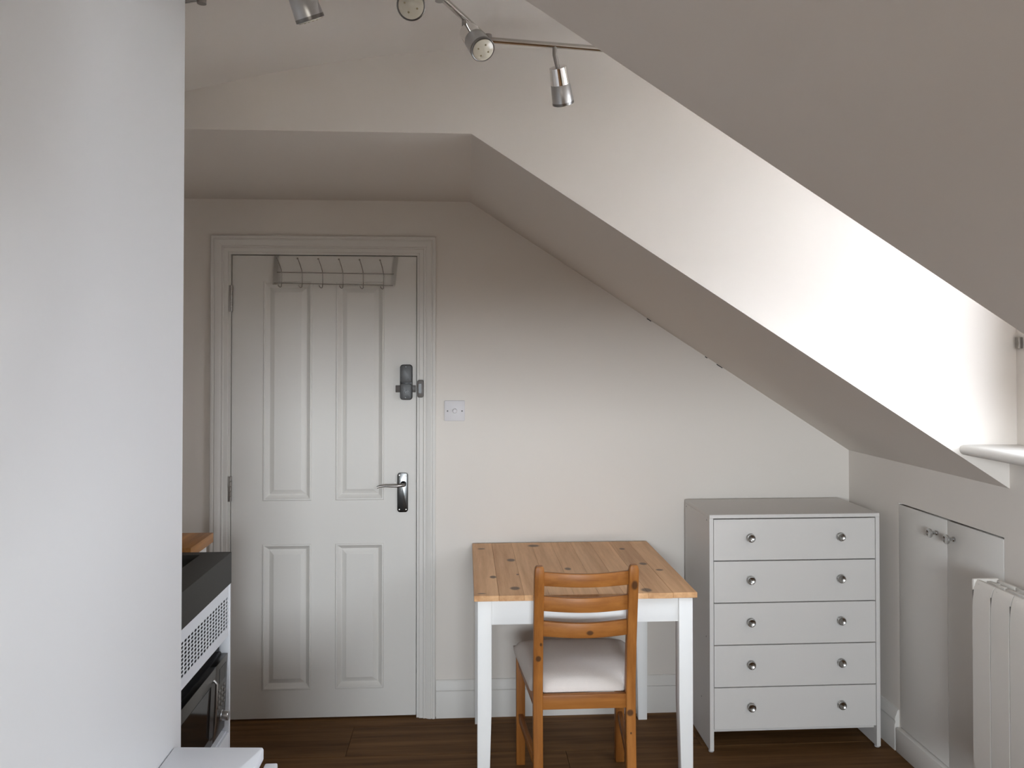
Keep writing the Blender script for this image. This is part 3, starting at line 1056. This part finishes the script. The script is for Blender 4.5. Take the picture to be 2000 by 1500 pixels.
for a, c in zip(yl, yl[1:]):
    bm.faces.new((vert(a, PZ0), vert(c, PZ0), vert(c, zl[0]), vert(a, zl[0])))
    bm.faces.new((vert(a, zl[-1]), vert(c, zl[-1]), vert(c, PZ1), vert(a, PZ1)))
for a, c in zip([PZ0] + zl, zl + [PZ1]):
    bm.faces.new((vert(yl[-1], a), vert(PY1, a), vert(PY1, c), vert(yl[-1], c)))
    bm.faces.new((vert(KY0, a), vert(yl[0], a), vert(yl[0], c), vert(KY0, c)))
bmesh.ops.recalc_face_normals(bm, faces=bm.faces)
if bm.faces[0].normal.x < 0:
    bmesh.ops.reverse_faces(bm, faces=bm.faces)
bmesh.ops.solidify(bm, geom=list(bm.faces), thickness=.0015)
link('perforated_panel', bm, 'metalwhite', kit)
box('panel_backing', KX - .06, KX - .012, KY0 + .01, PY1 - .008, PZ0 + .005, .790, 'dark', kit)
# frame posts, side sheet, shelf and base
box('frame_post', KX - .030, KX - .002, 2.5745, KY1 - .001, 0, .7955, 'metalwhite', kit, .0015)
box('frame_post', KX - .030, KX - .002, KY0, KY0 + .014, 0, .7955, 'metalwhite', kit, .0015)
box('inner_post', KX - .055, KX - .034, 2.5705, 2.5735, .336, .632, 'lockgrey', kit)
box('side_sheet', KXB, KX - .031, KY1 - .004, KY1 - .001, 0, .7955, 'metalwhite', kit)
box('back_sheet', KXB, KXB + .004, KY0, KY1 - .005, .336, .7355, 'metalwhite', kit)
box('base_box', KXB, KX - .010, KY0 + .015, 2.573, .0, .332, 'metalwhite', kit, .002)
box('base_lip', KX - .0095, KX - .002, KY0 + .015, 2.5735, .03, .326, 'metalwhite', kit, .002)

# ------------------------------------------------------------------ microwave on the base
mw = thing('microwave', (-.95, 2.32, .334), 'dark stainless microwave inside the mini kitchen below the perforated panel', 'microwave')
m0, m1, mz0, mz1 = 2.07, 2.569, .340, .583
body = [(-1.12, mz0), (-.785, mz0), (-.775, mz1 - .002), (-.782, mz1), (-1.12, mz1)]
prism('casing', body, 'Y', m0, m1 - .002, 'black', mw)


def slab(name, ya, yb, za_, zb_, t0, t1, mat, parent, bevel=.001):
    """Slab lying on the gently tilted microwave front."""
    def fx(z):
        return -.785 + (.010) * (z - mz0) / (mz1 - mz0)
    pts = [(fx(za_) + t0, za_), (fx(za_) + t1, za_), (fx(zb_) + t1, zb_), (fx(zb_) + t0, zb_)]
    return prism(name, pts, 'Y', ya, yb, mat, parent, bevel=bevel)


dr = slab('door', m0 + .003, 2.452, mz0 + .006, mz1 - .004, .0005, .020, 'micro', mw)
slab('door_window', m0 + .04, 2.408, mz0 + .040, mz1 - .046, .0195, .0212, 'blackgloss', dr, 0)
tube('door_handle', [(-.764, 2.424, .372), (-.753, 2.425, .380), (-.750, 2.427, .42), (-.748, 2.430, .47), (-.747, 2.433, .535), (-.757, 2.434, .546)],
     .0038, 'steel', dr, seg=12)
cp = slab('control_panel', 2.4545, m1, mz0 + .006, mz1 - .004, .0005, .020, 'micro', mw)
slab('display', 2.490, 2.552, .512, .558, .0195, .0210, 'blackgloss', cp, 0)
for q, z in enumerate((.490, .473, .456, .439)):
    for y in (2.494, 2.520, 2.546):
        lathe('button', [(0, 0), (0, .0055), (.0025, .005), (.003, 0)], (-.785 + .010 * (z - mz0) / (mz1 - mz0) + .0195, y, z), (1, 0, 0), 'steel', cp, seg=12)
lathe('dial', [(0, 0), (0, .0175), (.004, .0175), (.006, .0155), (.022, .0150), (.024, .0135), (.024, 0)], (-.7635, 2.527, .400), (1, 0, 0), 'satin', cp, seg=24)
for y in (m0 + .05, m1 - .05):
    for x in (-1.08, -.83):
        lathe('foot', [(0, 0), (0, .012), (.0085, .012), (.0085, 0)], (x, y, .332), (0, 0, 1), 'black', mw, seg=12)

# ------------------------------------------------------------------ wooden counter behind it
ctr = thing('counter_cabinet', (-1.2, 2.7, 0), 'white cabinet with thick oiled wooden worktop between mini kitchen and door', 'cabinet')
ref_c = ctr
oak = wood('oiled_butcher_block', (0.20, 0.075, 0.018), (0.50, 0.225, 0.065), 'Y', fine=30, rough=.45, spec=.3, ref=ctr, bump=.06)
box('worktop', XL + .002, -.880, 2.592, 2.8195, .8735, .907, oak, ctr, .002)
box('cabinet_body', XL + .002, -.915, 2.594, 2.800, .0, .8730, 'laminate', ctr, .0015)
box('cabinet_door', -.9145, -.897, 2.596, 2.798, .09, .868, 'laminate', ctr, .0015)

# ================================================================== NARROW SHOE CABINET AGAINST THE PARTITION
shoe = thing('shoe_cabinet', (-.5, 1.35, 0), 'shallow white cabinet with overhanging top against the smooth partition', 'cabinet')
bm = bm_prism([(-.5985, 1.05), (-.4125, 1.05), (-.4125, 1.652), (-.4165, 1.660), (-.5985, 1.672)], 'Z', .693, .716)
bmesh.ops.recalc_face_normals(bm, faces=bm.faces)
bmesh.ops.bevel(bm, geom=list(bm.edges), offset=.003, segments=2, profile=.5, affect='EDGES')
link('cabinet_top', bm, 'metalwhite', shoe, smooth=True)
box('cabinet_body', -.5985, -.425, 1.06, 1.645, 0, .6925, 'metalwhite', shoe, .002)
box('flap', -.4085, -.383, 1.055, 1.648, .36, .689, 'metalwhite', shoe, .003)
box('flap', -.4085, -.383, 1.055, 1.648, .03, .354, 'metalwhite', shoe, .003)
box('flap_bracket', -.4255, -.408, 1.30, 1.36, .48, .52, 'metalwhite', shoe)
box('flap_bracket', -.4255, -.408, 1.30, 1.36, .16, .20, 'metalwhite', shoe)
